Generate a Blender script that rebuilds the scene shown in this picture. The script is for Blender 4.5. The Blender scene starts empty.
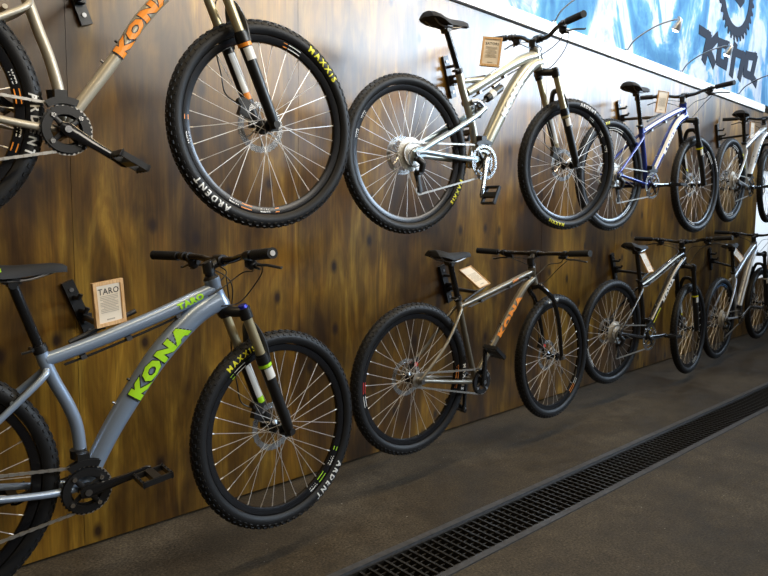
import bpy, bmesh, math, random
from mathutils import Vector, Matrix, Euler
random.seed(7)
C = bpy.context.scene.collection
SC = bpy.context.scene
PI = math.pi
R = math.radians

# ------------------------------------------------------------------ camera
cam_d = bpy.data.cameras.new('camera'); cam = bpy.data.objects.new('camera', cam_d); C.objects.link(cam)
cam_d.sensor_width = 36.0; cam_d.lens = 658.02 / 768 * 36.0; cam_d.clip_start = 0.05
rt = Vector((0.72498966, -0.6886938, 0.00953139)); up = Vector((0.06342232, 0.08053174, 0.99473225))
fw = Vector((0.68583351, 0.72056609, -0.10206323))
m = Matrix((rt, up, -fw)).transposed().to_4x4(); m.translation = Vector((0, -2.5668, 1.2804))
cam.matrix_world = m
SC.camera = cam

# ------------------------------------------------------------------ world, lights, exposure
W = bpy.data.worlds.new('world'); SC.world = W; W.use_nodes = True
W.node_tree.nodes['Background'].inputs[0].default_value = (0.95, 0.90, 0.85, 1)
W.node_tree.nodes['Background'].inputs[1].default_value = 0.03
SC.view_settings.view_transform = 'Standard'; SC.view_settings.look = 'None'
SC.view_settings.gamma = 1; SC.view_settings.use_curve_mapping = False
SC.view_settings.exposure = 0.0

def area(name, loc, target, sx, sy, power, col):
    l = bpy.data.lights.new(name, 'AREA'); l.shape = 'RECTANGLE'; l.size = sx; l.size_y = sy
    l.energy = power; l.color = col
    o = bpy.data.objects.new(name, l); C.objects.link(o); o.location = loc
    o.rotation_euler = (Vector(target) - Vector(loc)).to_track_quat('-Z', 'Y').to_euler()
    return o
def spot(name, loc, target, power, col, size=R(100), blend=.8, rad=.05):
    l = bpy.data.lights.new(name, 'SPOT'); l.energy = power; l.color = col
    l.spot_size = size; l.spot_blend = blend; l.shadow_soft_size = rad
    o = bpy.data.objects.new(name, l); C.objects.link(o); o.location = loc
    o.rotation_euler = (Vector(target) - Vector(loc)).to_track_quat('-Z', 'Y').to_euler()
    return o
# high shop windows opposite the bike wall, far down the room
hw = area('high_window_light', (11.3, -6.2, 4.75), (3.9, 0, 3.0), 7.6, 2.0, 185, (.62, .80, 1.0)); hw.data.spread = R(56)
hl = area('high_window_light_near', (4.6, -6.2, 4.6), (1.3, 0, 2.8), 7.0, 1.7, 68, (1.0, .92, .78)); hl.data.spread = R(56)
# ceiling lamps above the aisle
area('ceiling_lamp_line', (2.4, -1.7, 4.2), (2.4, -.9, 0.0), 7.5, .06, 118, (1.0, .78, .46))
# added fill lamp that brightens the mural, stands for no known source
mural_fill = area('mural_fill_light', (6.5, -2.6, 5.6), (6.5, 0, 3.3), 9.0, 1.0, 62, (.88, .95, 1.0)); mural_fill.data.spread = R(44)

# ------------------------------------------------------------------ materials
def new_mat(name):
    mt = bpy.data.materials.new(name); mt.use_nodes = True
    nt = mt.node_tree; return mt, nt, nt.nodes['Principled BSDF']
_cache = {}
def M(name, col, rough=.5, metal=0, coat=0, emit=None, strength=0, bump=0, bscale=200, var=0.0):
    if name in _cache: return _cache[name]
    mt, nt, b = new_mat(name)
    b.inputs['Base Color'].default_value = (*col, 1); b.inputs['Roughness'].default_value = rough
    b.inputs['Metallic'].default_value = metal; b.inputs['Coat Weight'].default_value = coat
    b.inputs['Coat Roughness'].default_value = .12
    if emit: b.inputs['Emission Color'].default_value = (*emit, 1); b.inputs['Emission Strength'].default_value = strength
    if bump or var:
        tc = nt.nodes.new('ShaderNodeTexCoord'); no = nt.nodes.new('ShaderNodeTexNoise'); no.inputs['Scale'].default_value = bscale
        nt.links.new(tc.outputs['Object'], no.inputs['Vector'])
        if bump:
            bp = nt.nodes.new('ShaderNodeBump'); bp.inputs['Strength'].default_value = bump; bp.inputs['Distance'].default_value = .002
            nt.links.new(no.outputs['Fac'], bp.inputs['Height']); nt.links.new(bp.outputs['Normal'], b.inputs['Normal'])
        if var:
            rp = nt.nodes.new('ShaderNodeValToRGB')
            rp.color_ramp.elements[0].color = (*[c*(1-var) for c in col], 1); rp.color_ramp.elements[1].color = (*[min(1, c*(1+var)) for c in col], 1)
            nt.links.new(no.outputs['Fac'], rp.inputs[0]); nt.links.new(rp.outputs[0], b.inputs['Base Color'])
    _cache[name] = mt; return mt

def N(nt, t, **kw):
    n = nt.nodes.new(t)
    for k, v in kw.items():
        if k in n.inputs: n.inputs[k].default_value = v
        else: setattr(n, k, v)
    return n
def ramp(nt, src, stops, interp='LINEAR'):
    r = nt.nodes.new('ShaderNodeValToRGB'); r.color_ramp.interpolation = interp
    e = r.color_ramp.elements
    while len(e) < len(stops): e.new(.5)
    for i, (p, c) in enumerate(stops):
        e[i].position = p; e[i].color = (*c, 1) if len(c) == 3 else c
    nt.links.new(src, r.inputs[0]); return r.outputs[0]
def mix(nt, fac, a, b, mode='MIX'):
    n = nt.nodes.new('ShaderNodeMix'); n.data_type = 'RGBA'; n.blend_type = mode
    for i, s in ((0, fac), (6, a), (7, b)):
        if hasattr(s, 'is_output'): nt.links.new(s, n.inputs[i])
        elif i == 0: n.inputs[0].default_value = s
        else: n.inputs[i].default_value = (*s, 1)
    return n.outputs[2]
def coords(nt, scale, loc=(0, 0, 0), kind='Object'):
    tc = nt.nodes.new('ShaderNodeTexCoord'); mp = nt.nodes.new('ShaderNodeMapping')
    mp.inputs['Scale'].default_value = scale; mp.inputs['Location'].default_value = loc
    nt.links.new(tc.outputs[kind], mp.inputs[0]); return mp.outputs[0]

def wood_wall():
    mt, nt, b = new_mat('stained_plywood'); L = nt.links
    def noise(sc, scale, det=4, dist=0, rough=.6):
        n = N(nt, 'ShaderNodeTexNoise'); n.inputs['Scale'].default_value = scale; n.inputs['Detail'].default_value = det
        n.inputs['Distortion'].default_value = dist; n.inputs['Roughness'].default_value = rough
        L.new(coords(nt, sc), n.inputs['Vector']); return n.outputs['Fac']
    grain = noise((3.6, 1, .6), 2.4, 7, 1.6)
    fine = noise((42, 1, .9), 3.0, 5, .2)
    blotch = noise((1.0, 1, .42), 2.0, 4, .3)
    blotch2 = noise((2.2, 1, .8), 2.1, 4, .6)
    c1 = ramp(nt, grain, [(.26, (.080, .038, .004)), (.44, (.140, .071, .008)), (.58, (.220, .122, .015)), (.74, (.40, .25, .042))])
    c2 = ramp(nt, blotch, [(.38, (.24, .20, .17)), (.48, (.62, .58, .54)), (.60, (1.12, 1.1, 1.0))])
    c = mix(nt, 1.0, c1, c2, 'MULTIPLY')
    c3 = ramp(nt, blotch2, [(.34, (.42, .37, .33)), (.50, (.92, .92, .9)), (.68, (1.35, 1.25, 1.0))])
    c = mix(nt, .8, c, c3, 'MULTIPLY')
    c4 = ramp(nt, fine, [(.35, (.66, .64, .62)), (.6, (1.2, 1.18, 1.15))])
    c = mix(nt, .6, c, c4, 'MULTIPLY')
    vo = N(nt, 'ShaderNodeTexVoronoi'); vo.inputs['Scale'].default_value = 2.2; vo.inputs['Randomness'].default_value = 1
    vo.voronoi_dimensions = '2D'
    sx_ = N(nt, 'ShaderNodeSeparateXYZ'); cb_ = N(nt, 'ShaderNodeCombineXYZ'); L.new(coords(nt, (2.3, 1, 1.35)), sx_.inputs[0])
    L.new(sx_.outputs[0], cb_.inputs[0]); L.new(sx_.outputs[2], cb_.inputs[1]); L.new(cb_.outputs[0], vo.inputs['Vector'])
    sepc = N(nt, 'ShaderNodeSeparateColor'); L.new(vo.outputs['Color'], sepc.inputs[0])
    kn = mix(nt, 1.0, ramp(nt, vo.outputs['Distance'], [(.04, (.95, .95, .95)), (.065, (.7, .7, .7)), (.13, (0, 0, 0))]), ramp(nt, sepc.outputs[0], [(.50, (0, 0, 0)), (.52, (1, 1, 1))]), 'MULTIPLY')
    c = mix(nt, kn, c, (.018, .007, .003))
    L.new(c, b.inputs['Base Color'])
    rr = ramp(nt, grain, [(.3, (.42, .42, .42)), (.7, (.30, .30, .30))]); L.new(rr, b.inputs['Roughness'])
    b.inputs['Coat Weight'].default_value = 1; b.inputs['Coat Roughness'].default_value = .32; b.inputs['Specular IOR Level'].default_value = 0
    bp = N(nt, 'ShaderNodeBump'); bp.inputs['Strength'].default_value = .12; bp.inputs['Distance'].default_value = .003
    L.new(grain, bp.inputs['Height']); L.new(bp.outputs['Normal'], b.inputs['Normal'])
    return mt
def concrete():
    mt, nt, b = new_mat('dark_concrete'); L = nt.links
    def noise(scale, det=5, sc=(1, 1, 1)):
        n = N(nt, 'ShaderNodeTexNoise'); n.inputs['Scale'].default_value = scale; n.inputs['Detail'].default_value = det
        n.inputs['Roughness'].default_value = .65
        L.new(coords(nt, sc), n.inputs['Vector']); return n.outputs['Fac']
    big = noise(1.5, 6); sm = noise(105, 4); md = noise(11, 6)
    c = ramp(nt, big, [(.32, (.036, .027, .016)), (.5, (.058, .045, .029)), (.68, (.088, .072, .050))])
    c = mix(nt, .8, c, ramp(nt, md, [(.3, (.6, .6, .6)), (.7, (1.35, 1.35, 1.35))]), 'MULTIPLY')
    c = mix(nt, .9, c, ramp(nt, sm, [(.34, (.3, .3, .3)), (.5, (1, 1, 1)), (.66, (1.9, 1.85, 1.8))]), 'MULTIPLY')
    sp = noise(48, 2)
    c = mix(nt, ramp(nt, sp, [(.735, (0, 0, 0)), (.755, (1, 1, 1))]), c, (.42, .40, .36))
    L.new(c, b.inputs['Base Color'])
    L.new(ramp(nt, big, [(.35, (.50, .50, .50)), (.65, (.72, .72, .72))]), b.inputs['Roughness'])
    bp = N(nt, 'ShaderNodeBump'); bp.inputs['Strength'].default_value = .5; bp.inputs['Distance'].default_value = .003
    L.new(sm, bp.inputs['Height']); L.new(bp.outputs['Normal'], b.inputs['Normal'])
    return mt
def ice_mural():
    mt, nt, b = new_mat('printed_ice_mural'); L = nt.links
    def noise(scale, det, sc, dist, loc=(0, 0, 0)):
        n = N(nt, 'ShaderNodeTexNoise'); n.inputs['Scale'].default_value = scale; n.inputs['Detail'].default_value = det
        n.inputs['Distortion'].default_value = dist; n.inputs['Roughness'].default_value = .58
        L.new(coords(nt, sc, loc), n.inputs['Vector']); return n.outputs['Fac']
    a = noise(1.5, 7, (1.3, .02, .9), .9, (3.1, 0, .4)); s = noise(5, 6, (1.6, .02, .8), 1.0); f = noise(22, 4, (1, .02, .5), .3)
    base = ramp(nt, a, [(.38, (.045, .17, .33)), (.45, (.070, .23, .40)), (.495, (.12, .31, .48)), (.515, (.22, .38, .52)), (.53, (.42, .47, .54)), (.60, (.50, .53, .58)), (.70, (.27, .35, .47))])
    det = ramp(nt, s, [(.35, (.50, .64, .86)), (.5, (1, 1, 1)), (.68, (1.15, 1.10, 1.05))])
    c = mix(nt, .75, base, det, 'MULTIPLY')
    c = mix(nt, .35, c, ramp(nt, f, [(.35, (.7, .75, .85)), (.6, (1.05, 1.05, 1.05))]), 'MULTIPLY')
    L.new(c, b.inputs['Base Color']); b.inputs['Roughness'].default_value = .7; b.inputs['Specular IOR Level'].default_value = .15
    return mt
def pine(name='pale_pine'):
    if name in _cache: return _cache[name]
    mt, nt, b = new_mat(name)
    n = N(nt, 'ShaderNodeTexNoise'); n.inputs['Scale'].default_value = 30; n.inputs['Detail'].default_value = 4
    nt.links.new(coords(nt, (6, 6, .8)), n.inputs['Vector'])
    nt.links.new(ramp(nt, n.outputs['Fac'], [(.3, (.50, .27, .10)), (.7, (.78, .50, .25))]), b.inputs['Base Color'])
    b.inputs['Roughness'].default_value = .5; _cache[name] = mt; return mt

BLACK = M('satin_black', (.012, .012, .013), .38)
GLOSSB = M('gloss_black', (.010, .010, .011), .16, coat=.4)
RUBBER = M('tyre_rubber', (.011, .011, .012), .5, bump=.25, bscale=300)
for _k in ('tyre_rubber',): _cache[_k].node_tree.nodes['Principled BSDF'].inputs['Specular IOR Level'].default_value = .3
RIMM = M('black_anodised_rim', (.012, .012, .014), .25, .3)
STEEL = M('polished_steel', (.62, .62, .62), .25, 1)
SPOKE = M('stainless_spoke', (.76, .72, .68), .38, .6)
CHAIN = M('chain_steel', (.50, .48, .45), .38, .8)
CASS = M('cassette_steel', (.78, .76, .72), .4, .7)
GREYM = M('grey_alloy', (.30, .30, .31), .35, 1)
GOLD = M('tan_anodised_stanchion', (.50, .44, .28), .28, .45)
WHITE = M('white_decal', (.80, .80, .78), .45)
YELLOW = M('yellow_decal', (.85, .80, .02), .5)
ORANGE = M('orange_decal', (.95, .30, .02), .45)
GREEN = M('lime_decal', (.45, .85, .02), .45)
BLUEK = M('blue_knob', (.02, .03, .35), .3, .5)
RED = M('red_decal', (.70, .04, .03), .4)
GRIPM = M('grip_rubber', (.010, .010, .010), .75, bump=.6, bscale=500)
CARD = M('card_paper', (.80, .70, .56), .6)
INK = M('printed_ink', (.05, .04, .035), .6)
FAINT = M('faint_print', (.42, .36, .28), .6)

# ------------------------------------------------------------------ mesh helpers
def spl(pts, n=8):
    P = [Vector(p) for p in pts]
    if len(P) < 3: return P
    P = [P[0]*2 - P[1]] + P + [P[-1]*2 - P[-2]]; out = []
    for i in range(1, len(P)-2):
        p0, p1, p2, p3 = P[i-1:i+3]
        for k in range(n):
            t = k/n
            out.append(.5*((2*p1) + (p2-p0)*t + (2*p0-5*p1+4*p2-p3)*t*t + (3*p1-p0-3*p2+p3)*t**3))
    out.append(P[-2]); return out
class MB:
    def __init__(s): s.v = []; s.f = []; s.mi = []; s.m = 0
    def add(s, vs, fs):
        k = len(s.v); s.v += [Vector(v) for v in vs]
        for f in fs: s.f.append([i+k for i in f]); s.mi.append(s.m)
        return s
    def box(s, c, size, rot=None, taper=1.0):
        hx, hy, hz = [d/2 for d in size]; c = Vector(c); vs = []
        for z in (-1, 1):
            k = taper if z > 0 else 1
            for y in (-1, 1):
                for x in (-1, 1):
                    p = Vector((x*hx*k, y*hy*k, z*hz))
                    if rot is not None: p = rot @ p
                    vs.append(c+p)
        return s.add(vs, [(0, 2, 3, 1), (4, 5, 7, 6), (0, 1, 5, 4), (2, 6, 7, 3), (0, 4, 6, 2), (1, 3, 7, 5)])
    def tube(s, path, r, n=12, caps=True, flat=1.0):
        P = [Vector(p) for p in path]; k = len(P)
        rs = [r]*k if not isinstance(r, (list, tuple)) else [r[0] + (r[-1]-r[0])*i/(k-1) for i in range(k)] if len(r) == 2 else list(r)
        T = [(P[min(i+1, k-1)]-P[max(i-1, 0)]).normalized() for i in range(k)]
        ref = Vector((0, 1, 0)) if abs(T[0].y) < .9 else Vector((0, 0, 1))
        u = (ref - T[0]*ref.dot(T[0])).normalized(); vs = []
        for i in range(k):
            u = (u - T[i]*u.dot(T[i])).normalized(); w = T[i].cross(u)
            for j in range(n):
                a = 2*PI*j/n; vs.append(P[i] + (u*math.cos(a)*flat + w*math.sin(a))*rs[i])
        fs = [(i*n+j, i*n+(j+1) % n, (i+1)*n+(j+1) % n, (i+1)*n+j) for i in range(k-1) for j in range(n)]
        if caps: fs += [tuple(reversed(range(n))), tuple((k-1)*n+j for j in range(n))]
        return s.add(vs, fs)
    def cyl(s, a, b, r, r2=None, n=16): return s.tube([a, b], [r, r if r2 is None else r2], n)
    def lathe(s, prof, n=48, closed=False, c=(0, 0, 0)):
        """prof: (radius, y); revolved about the Y axis"""
        c = Vector(c); k = len(prof)
        vs = [c + Vector((r*math.cos(2*PI*i/n), y, r*math.sin(2*PI*i/n))) for i in range(n) for r, y in prof]
        kk = k if closed else k-1
        fs = [(i*k+j, i*k+(j+1) % k, ((i+1) % n)*k+(j+1) % k, ((i+1) % n)*k+j) for i in range(n) for j in range(kk)]
        s.add(vs, fs)
        if not closed:
            b = len(s.v) - n*k
            for e in (0, k-1):
                if prof[e][0] > 1e-5: s.f.append([b+i*k+e for i in range(n)]); s.mi.append(s.m)
        return s
    def ring(s, ri, ro, y, th, n=32, teeth=0, td=.004, c=(0, 0, 0)):
        """flat annulus in XZ with optional teeth"""
        N_ = teeth*4 if teeth else n; vs = []; cx, cy, cz = c
        for i in range(N_):
            a = 2*PI*i/N_; o = ro
            if teeth: o = ro + (td if i % 4 in (1, 2) else 0)
            ca, sa = math.cos(a), math.sin(a)
            for r, yy in ((ri, y-th/2), (o, y-th/2), (o, y+th/2), (ri, y+th/2)): vs.append((cx+r*ca, cy+yy, cz+r*sa))
        fs = []
        for i in range(N_):
            j = (i+1) % N_
            for q in range(4): fs.append((i*4+q, i*4+(q+1) % 4, j*4+(q+1) % 4, j*4+q))
        return s.add(vs, fs)
    def prism(s, pts, y0, y1):
        n = len(pts); vs = [(x, y0, z) for x, z in pts]+[(x, y1, z) for x, z in pts]
        return s.add(vs, [tuple(range(n)), tuple(reversed(range(n, 2*n)))]+[(i, i+n, (i+1) % n+n, (i+1) % n) for i in range(n)])
    def mesh(s, name, mats, smooth=True, fix=True):
        me = bpy.data.meshes.new(name); me.from_pydata(s.v, [], s.f)
        for mt in (mats if isinstance(mats, (list, tuple)) else [mats]): me.materials.append(mt)
        for p, mi in zip(me.polygons, s.mi): p.material_index = mi; p.use_smooth = smooth
        me.update()
        if fix:
            bm = bmesh.new(); bm.from_mesh(me); bmesh.ops.recalc_face_normals(bm, faces=bm.faces); bm.to_mesh(me); bm.free()
        if smooth: me.set_sharp_from_angle(angle=R(38))
        return me
    def build(s, name, mats, parent=None, smooth=True, mat=None):
        return link(name, s.mesh(name, mats, smooth), parent, mat)
def link(name, me, parent=None, mat=None):
    o = bpy.data.objects.new(name, me); C.objects.link(o)
    if parent is not None: o.parent = parent
    if mat is not None: o.matrix_local = mat
    return o
def thing(name, label, cat, loc=(0, 0, 0), rot=(0, 0, 0), group=None):
    o = bpy.data.objects.new(name, None); C.objects.link(o); o.empty_display_size = .1
    o.location = loc; o.rotation_euler = rot; tag(o, label, cat, group); return o
def tag(o, label, cat, group=None):
    o['label'] = label; o['category'] = cat
    if group: o['group'] = group
    return o
def struct(o): o['kind'] = 'structure'; return o

def text_mesh(txt, size, bold=.0, shear=0, space=1.0, sx=1.0, cut=None, res=2):
    """letters in XZ-less flat form: returns verts (x,y) centred, faces"""
    cu = bpy.data.curves.new('t', 'FONT'); cu.body = txt; cu.size = size; cu.offset = bold; cu.shear = shear
    cu.space_character = space; cu.align_x = 'CENTER'; cu.align_y = 'CENTER'; cu.resolution_u = res
    o = bpy.data.objects.new('t', cu); C.objects.link(o)
    dg = bpy.context.evaluated_depsgraph_get(); dg.update()
    me = bpy.data.meshes.new_from_object(o.evaluated_get(dg))
    bm = bmesh.new(); bm.from_mesh(me)
    bmesh.ops.triangulate(bm, faces=bm.faces)
    if cut:
        for ax, step, ext in cut:
            k = -ext
            while k < ext:
                co = [0, 0, 0]; no = [0, 0, 0]; co[ax] = k; no[ax] = 1
                bmesh.ops.bisect_plane(bm, geom=list(bm.verts)+list(bm.edges)+list(bm.faces), plane_co=co, plane_no=no)
                k += step
    vs = [(v.co.x*sx, v.co.y) for v in bm.verts]; bm.verts.index_update()
    fs = [[v.index for v in f.verts] for f in bm.faces]
    bm.free(); bpy.data.objects.remove(o); bpy.data.curves.remove(cu); bpy.data.meshes.remove(me)
    return vs, fs
_tm = {}
def tmesh(*a, **k):
    key = (a, tuple(sorted((x, str(y)) for x, y in k.items())))
    if key not in _tm: _tm[key] = text_mesh(*a, **k)
    return _tm[key]

# ------------------------------------------------------------------ the setting
XE = 8.32
def wall():
    b = MB(); seams = [-1.2, -.18, .85, 1.878, 2.905, 3.95, 4.995, 6.03, 7.06, 8.09, XE]
    for i in range(len(seams)-1):
        x0, x1 = seams[i]+.0006, seams[i+1]-.0006
        dy = (.0, .0015, .0005)[i % 3]
        b.box(((x0+x1)/2, .010+dy, 1.27), (x1-x0, .02, 2.52))
    # screw heads along the seams are separate below
    b2 = MB(); b2.box((3.5, .035, 1.27), (9.7, .02, 2.54))
    o = struct(b.build('wall_back', WOOD, smooth=False))
    c = b2.build('wall_batten', M('batten_wood', (.12, .07, .03), .7), o, smooth=False)
    o2 = MB(); o2.box((11.2, .02, .36), (2*(11.2-XE), .04, .56)); o2.box((11.2, .02, 2.22), (2*(11.2-XE), .04, .64))
    o2.box((11.6, .02, 1.3), (2*(11.6-8.98), .04, 1.4))
    struct(o2.build('wall_back_end', WOOD, smooth=False))
    w = MB(); w.box((8.65, .05, 1.27), (.66, .012, 1.28)); struct(w.build('window_1', M('frosted_daylight_pane', (.8, .85, .9), .4, emit=(.80, .90, 1.0), strength=.75), smooth=False))
    t = MB(); t.box((3.57, -.009, 2.575), (9.5, .022, .078)); struct(t.build('trim_1', M('white_ledge', (.80, .79, .76), .4), smooth=False))
    t = MB(); t.box((3.57, -.004, 2.533), (9.5, .010, .007)); struct(t.build('trim_2', M('dark_shadow_gap', (.02, .02, .02), .6), smooth=False))
    f = MB()
    # floor: two slabs with the sloping drain slot between them
    def yd(x, side): return side - (.0 + (x-1.5)*.0272)
    X0, X1 = -3.0, 16.0
    def slab(ya0, ya1, yb0, yb1):
        f.add([(X0, ya0, 0), (X1, ya1, 0), (X1, yb1, 0), (X0, yb0, 0), (X0, ya0, -.12), (X1, ya1, -.12), (X1, yb1, -.12), (X0, yb0, -.12)],
              [(0, 1, 2, 3), (4, 7, 6, 5), (0, 4, 5, 1), (2, 6, 7, 3), (0, 3, 7, 4), (1, 5, 6, 2)])
    slab(.05, .05, yd(X0, -.80), yd(X1, -.80)); slab(yd(X0, -1.09), yd(X1, -1.09), -7, -7)
    struct(f.build('floor', concrete(), smooth=False))
    d = MB(); d.box((6, -1.1, -.115), (19, .9, .01)); struct(d.build('trim_3', M('drain_bottom', (.010, .009, .008), .8), smooth=False))
    u = MB(); u.box((6, .03, 3.62), (15, .03, 2.0)); struct(u.build('wall_upper', M('upper_wall_paint', (.5, .52, .55), .6), smooth=False))
WOOD = wood_wall()
wall()
# mural
def mural():
    b = MB(); b.box((6, .004, 3.62), (15, .014, 2.0))
    o = b.build('wall_mural', ice_mural(), smooth=False)
    tag(o, 'large pale blue ice and snow mural above the white ledge with dark sprocket logo', 'mural')
    NAVY = M('navy_print', (.008, .014, .030), .95)
    g = MB(); g.ring(.35, .445, -.0065, .003, teeth=34, td=.05, c=(7.31, 0, 3.62))
    g.prism([(7.13, 3.60), (7.20, 3.52), (7.33, 3.50), (7.42, 3.47), (7.52, 3.55), (7.50, 3.72), (7.2, 3.75)], -.008, -.005)
    g.build('sprocket_logo', NAVY, o, smooth=False)
    letters = [[[(6.45, 3.06), (6.66, 3.05), (6.57, 2.82)], [(6.62, 2.92), (6.85, 3.07)], [(6.65, 2.93), (6.8, 2.82)]],
               [[(6.94, 3.04), (7.15, 3.05), (7.1, 2.85), (6.91, 2.86), (6.94, 3.04)]],
               [[(7.34, 3.08), (7.28, 2.80)], [(7.34, 3.02), (7.6, 3.03), (7.51, 2.80)]],
               [[(7.7, 3.05), (7.96, 3.08), (7.87, 2.86), (7.66, 2.86), (7.7, 3.05)], [(7.87, 2.86), (8.01, 2.81)]]]
    for L_ in letters:
        g = MB(); k = 0
        for st in L_:
            for (x0, z0), (x1, z1) in zip(st[:-1], st[1:]):
                d = Vector((x1-x0, 0, z1-z0)); l = d.length; d.normalize(); n = Vector((-d.z, 0, d.x)); k += 1
                wd = .042 + .012*abs(d.z)
                a = Vector((x0, 0, z0))-d*.035; e = Vector((x1, 0, z1))+d*.035
                pts = [a+n*wd, e+n*wd, e-n*wd, a-n*wd]
                g.prism([(p.x, p.z) for p in pts], -.0065-.0002*k, -.004)
        g.build('logo_letter', NAVY, o, smooth=False)
mural()

# drain grate
def drain():
    ang = math.atan(-.0272)
    t = thing('drain_grate', 'long black steel channel grate set in the dark floor, running beside the wall', 'drain grate', (0, 0, 0))
    rot = Matrix.Rotation(ang, 4, 'Z'); T = Matrix.Translation((1.5, -.945, 0)) @ rot
    GR = M('grate_iron', (.045, .040, .034), .36, .6, bump=.4, bscale=60, var=.4)
    KB = M('channel_edge_iron', (.10, .10, .105), .45, .35, bump=.5, bscale=35, var=.5)
    b = MB(); L0, L1 = -3.2, 13
    for y in (.129, -.129): b.box(((L0+L1)/2, y, -.030), (L1-L0, .030, .070))
    b.build('channel_edge', KB, t, mat=T, smooth=False)
    g = MB(); x = L0
    while x < L1:
        g.box((x, 0, -.024), (.010, .226, .026)); x += .042
    for y in (-.085, -.05, -.017, .017, .05, .085):
        g.box(((L0+L1)/2, y, -.026), (L1-L0, .006, .018))
    for y in (.11, -.11): g.box(((L0+L1)/2, y, -.022), (L1-L0, .008, .03))
    g.build('grate_bars', GR, t, mat=T, smooth=False)
drain()
# ------------------------------------------------------------------ shared wheel meshes
RC, RM = .337, .0265          # tyre centre radius and minor radius
def tyre_mesh():
    b = MB(); prof = []
    for i in range(19):
        a = R(-140 + 280*i/18); prof.append((RC + RM*math.cos(a)*1.02, RM*math.sin(a)))
    b.lathe(prof[::-1], 96, closed=True)
    NB = 78
    for i in range(NB):
        for row, (ang, lx, ly, h, off) in enumerate(((-62, .012, .009, .0024, 0), (-34, .012, .010, .0032, .5), (-9, .015, .009, .0032, 0), (9, .015, .009, .0032, .0), (34, .012, .010, .0032, .5), (62, .012, .009, .0024, 0))):
            th = 2*PI*(i+off)/NB; a = R(ang)
            nr = Vector((math.cos(a)*math.cos(th), math.sin(a), math.cos(a)*math.sin(th)))
            tg = Vector((-math.sin(th), 0, math.cos(th))); sd = nr.cross(tg)
            p = Vector((RC*math.cos(th), 0, RC*math.sin(th))) + nr*(RM+h/2-.0005)
            rot = Matrix((tg, sd, nr)).transposed()
            b.box(p, (lx, ly, h), rot, taper=.8)
    return b.mesh('tyre', RUBBER)
def rim_mesh():
    b = MB(); pr = [(.288, -.004), (.290, -.009), (.300, -.0125), (.313, -.0135), (.314, -.011), (.306, -.008), (.306, .008), (.314, .011), (.313, .0135), (.300, .0125), (.290, .009), (.288, .004)]
    b.lathe(pr, 96, closed=True); return b.mesh('wheel', RIMM)
def hub_mesh(rear):
    b = MB(); w = .030
    if rear: b.lathe([(.0, -.068), (.008, -.068), (.008, -.03), (.026, -.024), (.026, -.020), (.014, -.015), (.014, .018), (.027, .024), (.027, .028), (.011, .034), (.009, .066), (0, .066)], 24)
    else: b.lathe([(.0, -.052), (.009, -.052), (.010, -.034), (.022, -.031), (.022, -.027), (.012, -.02), (.012, .02), (.026, .026), (.026, .030), (.010, .036), (.009, .052), (0, .052)], 24)
    return b.mesh('hub', GLOSSB)
def rotor_mesh():
    b = MB(); b.ring(.068, .090, .042, .002, 60)
    for i in range(30):                       # vent teeth
        a = 2*PI*i/30; b.box((.0895*math.cos(a), .042, .0895*math.sin(a)), (.006, .0018, .006), Matrix.Rotation(-a, 3, 'Y'))
    for i in range(6):
        a = 2*PI*i/6; p0 = Vector((.018*math.cos(a), .042, .018*math.sin(a))); p1 = Vector((.074*math.cos(a+.5), .042, .074*math.sin(a+.5)))
        b.tube([p0, p0.lerp(p1, .5)+Vector((.006*math.cos(a+1.5), 0, .006*math.sin(a+1.5))), p1], .0035, 4)
    b.ring(.010, .024, .042, .003, 24); return b.mesh('brake_rotor', STEEL)
def cassette_mesh():
    b = MB(); r = .075; y = -.026
    for i in range(9):
        b.ring(.012, r, y, .002, teeth=max(11, int(r*480)), td=.0035); y -= .0038; r -= .0065
    b.lathe([(0, -.062), (.017, -.062), (.017, -.024), (0, -.024)], 20); return b.mesh('cassette', CASS)
def cog_mesh():
    b = MB(); b.ring(.012, .032, -.045, .003, teeth=17); b.lathe([(0, -.058), (.016, -.058), (.018, -.03), (0, -.03)], 20); return b.mesh('cog', CHAIN)
def spoke_mesh():
    b = MB(); b.cyl((0, 0, 0), (1, 0, 0), .00125, n=5); return b.mesh('spoke', SPOKE)
SHARED = dict(tyre=tyre_mesh(), rim=rim_mesh(), hubf=hub_mesh(0), hubr=hub_mesh(1), rotor=rotor_mesh(), cassette=cassette_mesh(), cog=cog_mesh())
def one_spoke(p, q):
    b = MB(); b.tube([p, q], .0012, 5); b.tube([Vector(q)-(Vector(q)-Vector(p)).normalized()*.014, q], .0022, 6)
    return b.mesh('spoke', SPOKE)
SPOKES = {}
for rear in (0, 1):
    L_ = []
    for i in range(32):
        side = 1 if i % 2 else -1; j = i//2; lead = 1 if j % 2 else -1
        a = 2*PI*i/32; fr = .024; yf = side*(.022 if rear else .029)
        ha = a + lead*R(62) ; p = (fr*math.cos(ha), yf, fr*math.sin(ha)); q = (.290*math.cos(a), side*.002, .290*math.sin(a))
        L_.append(one_spoke(p, q))
    SPOKES[rear] = L_
def arc_text(txt, size, centre_deg, r0, mat, parent, name, bold=0, space=1.1, surf='tyre', sx=1.0, nm=None):
    vs, fs = tmesh(txt, size, bold=bold, space=space, sx=sx, cut=((0, .008, .12), (1, .004, .02)))
    b = MB(); out = []
    for x, y in vs:
        r = r0 + y; a = R(centre_deg) - x/r0
        if surf == 'tyre': yy = -math.sqrt(max(0, RM**2-(r-RC)**2)) - .0012
        else:
            t = max(0, min(1, (r-.290)/.023)); yy = -(.009+.0045*t) - .0012
        out.append((r*math.cos(a), yy, r*math.sin(a)))
    b.add(out, fs); me = b.mesh(name, mat, smooth=False, fix=False)
    return link(name, me, parent)
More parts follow.
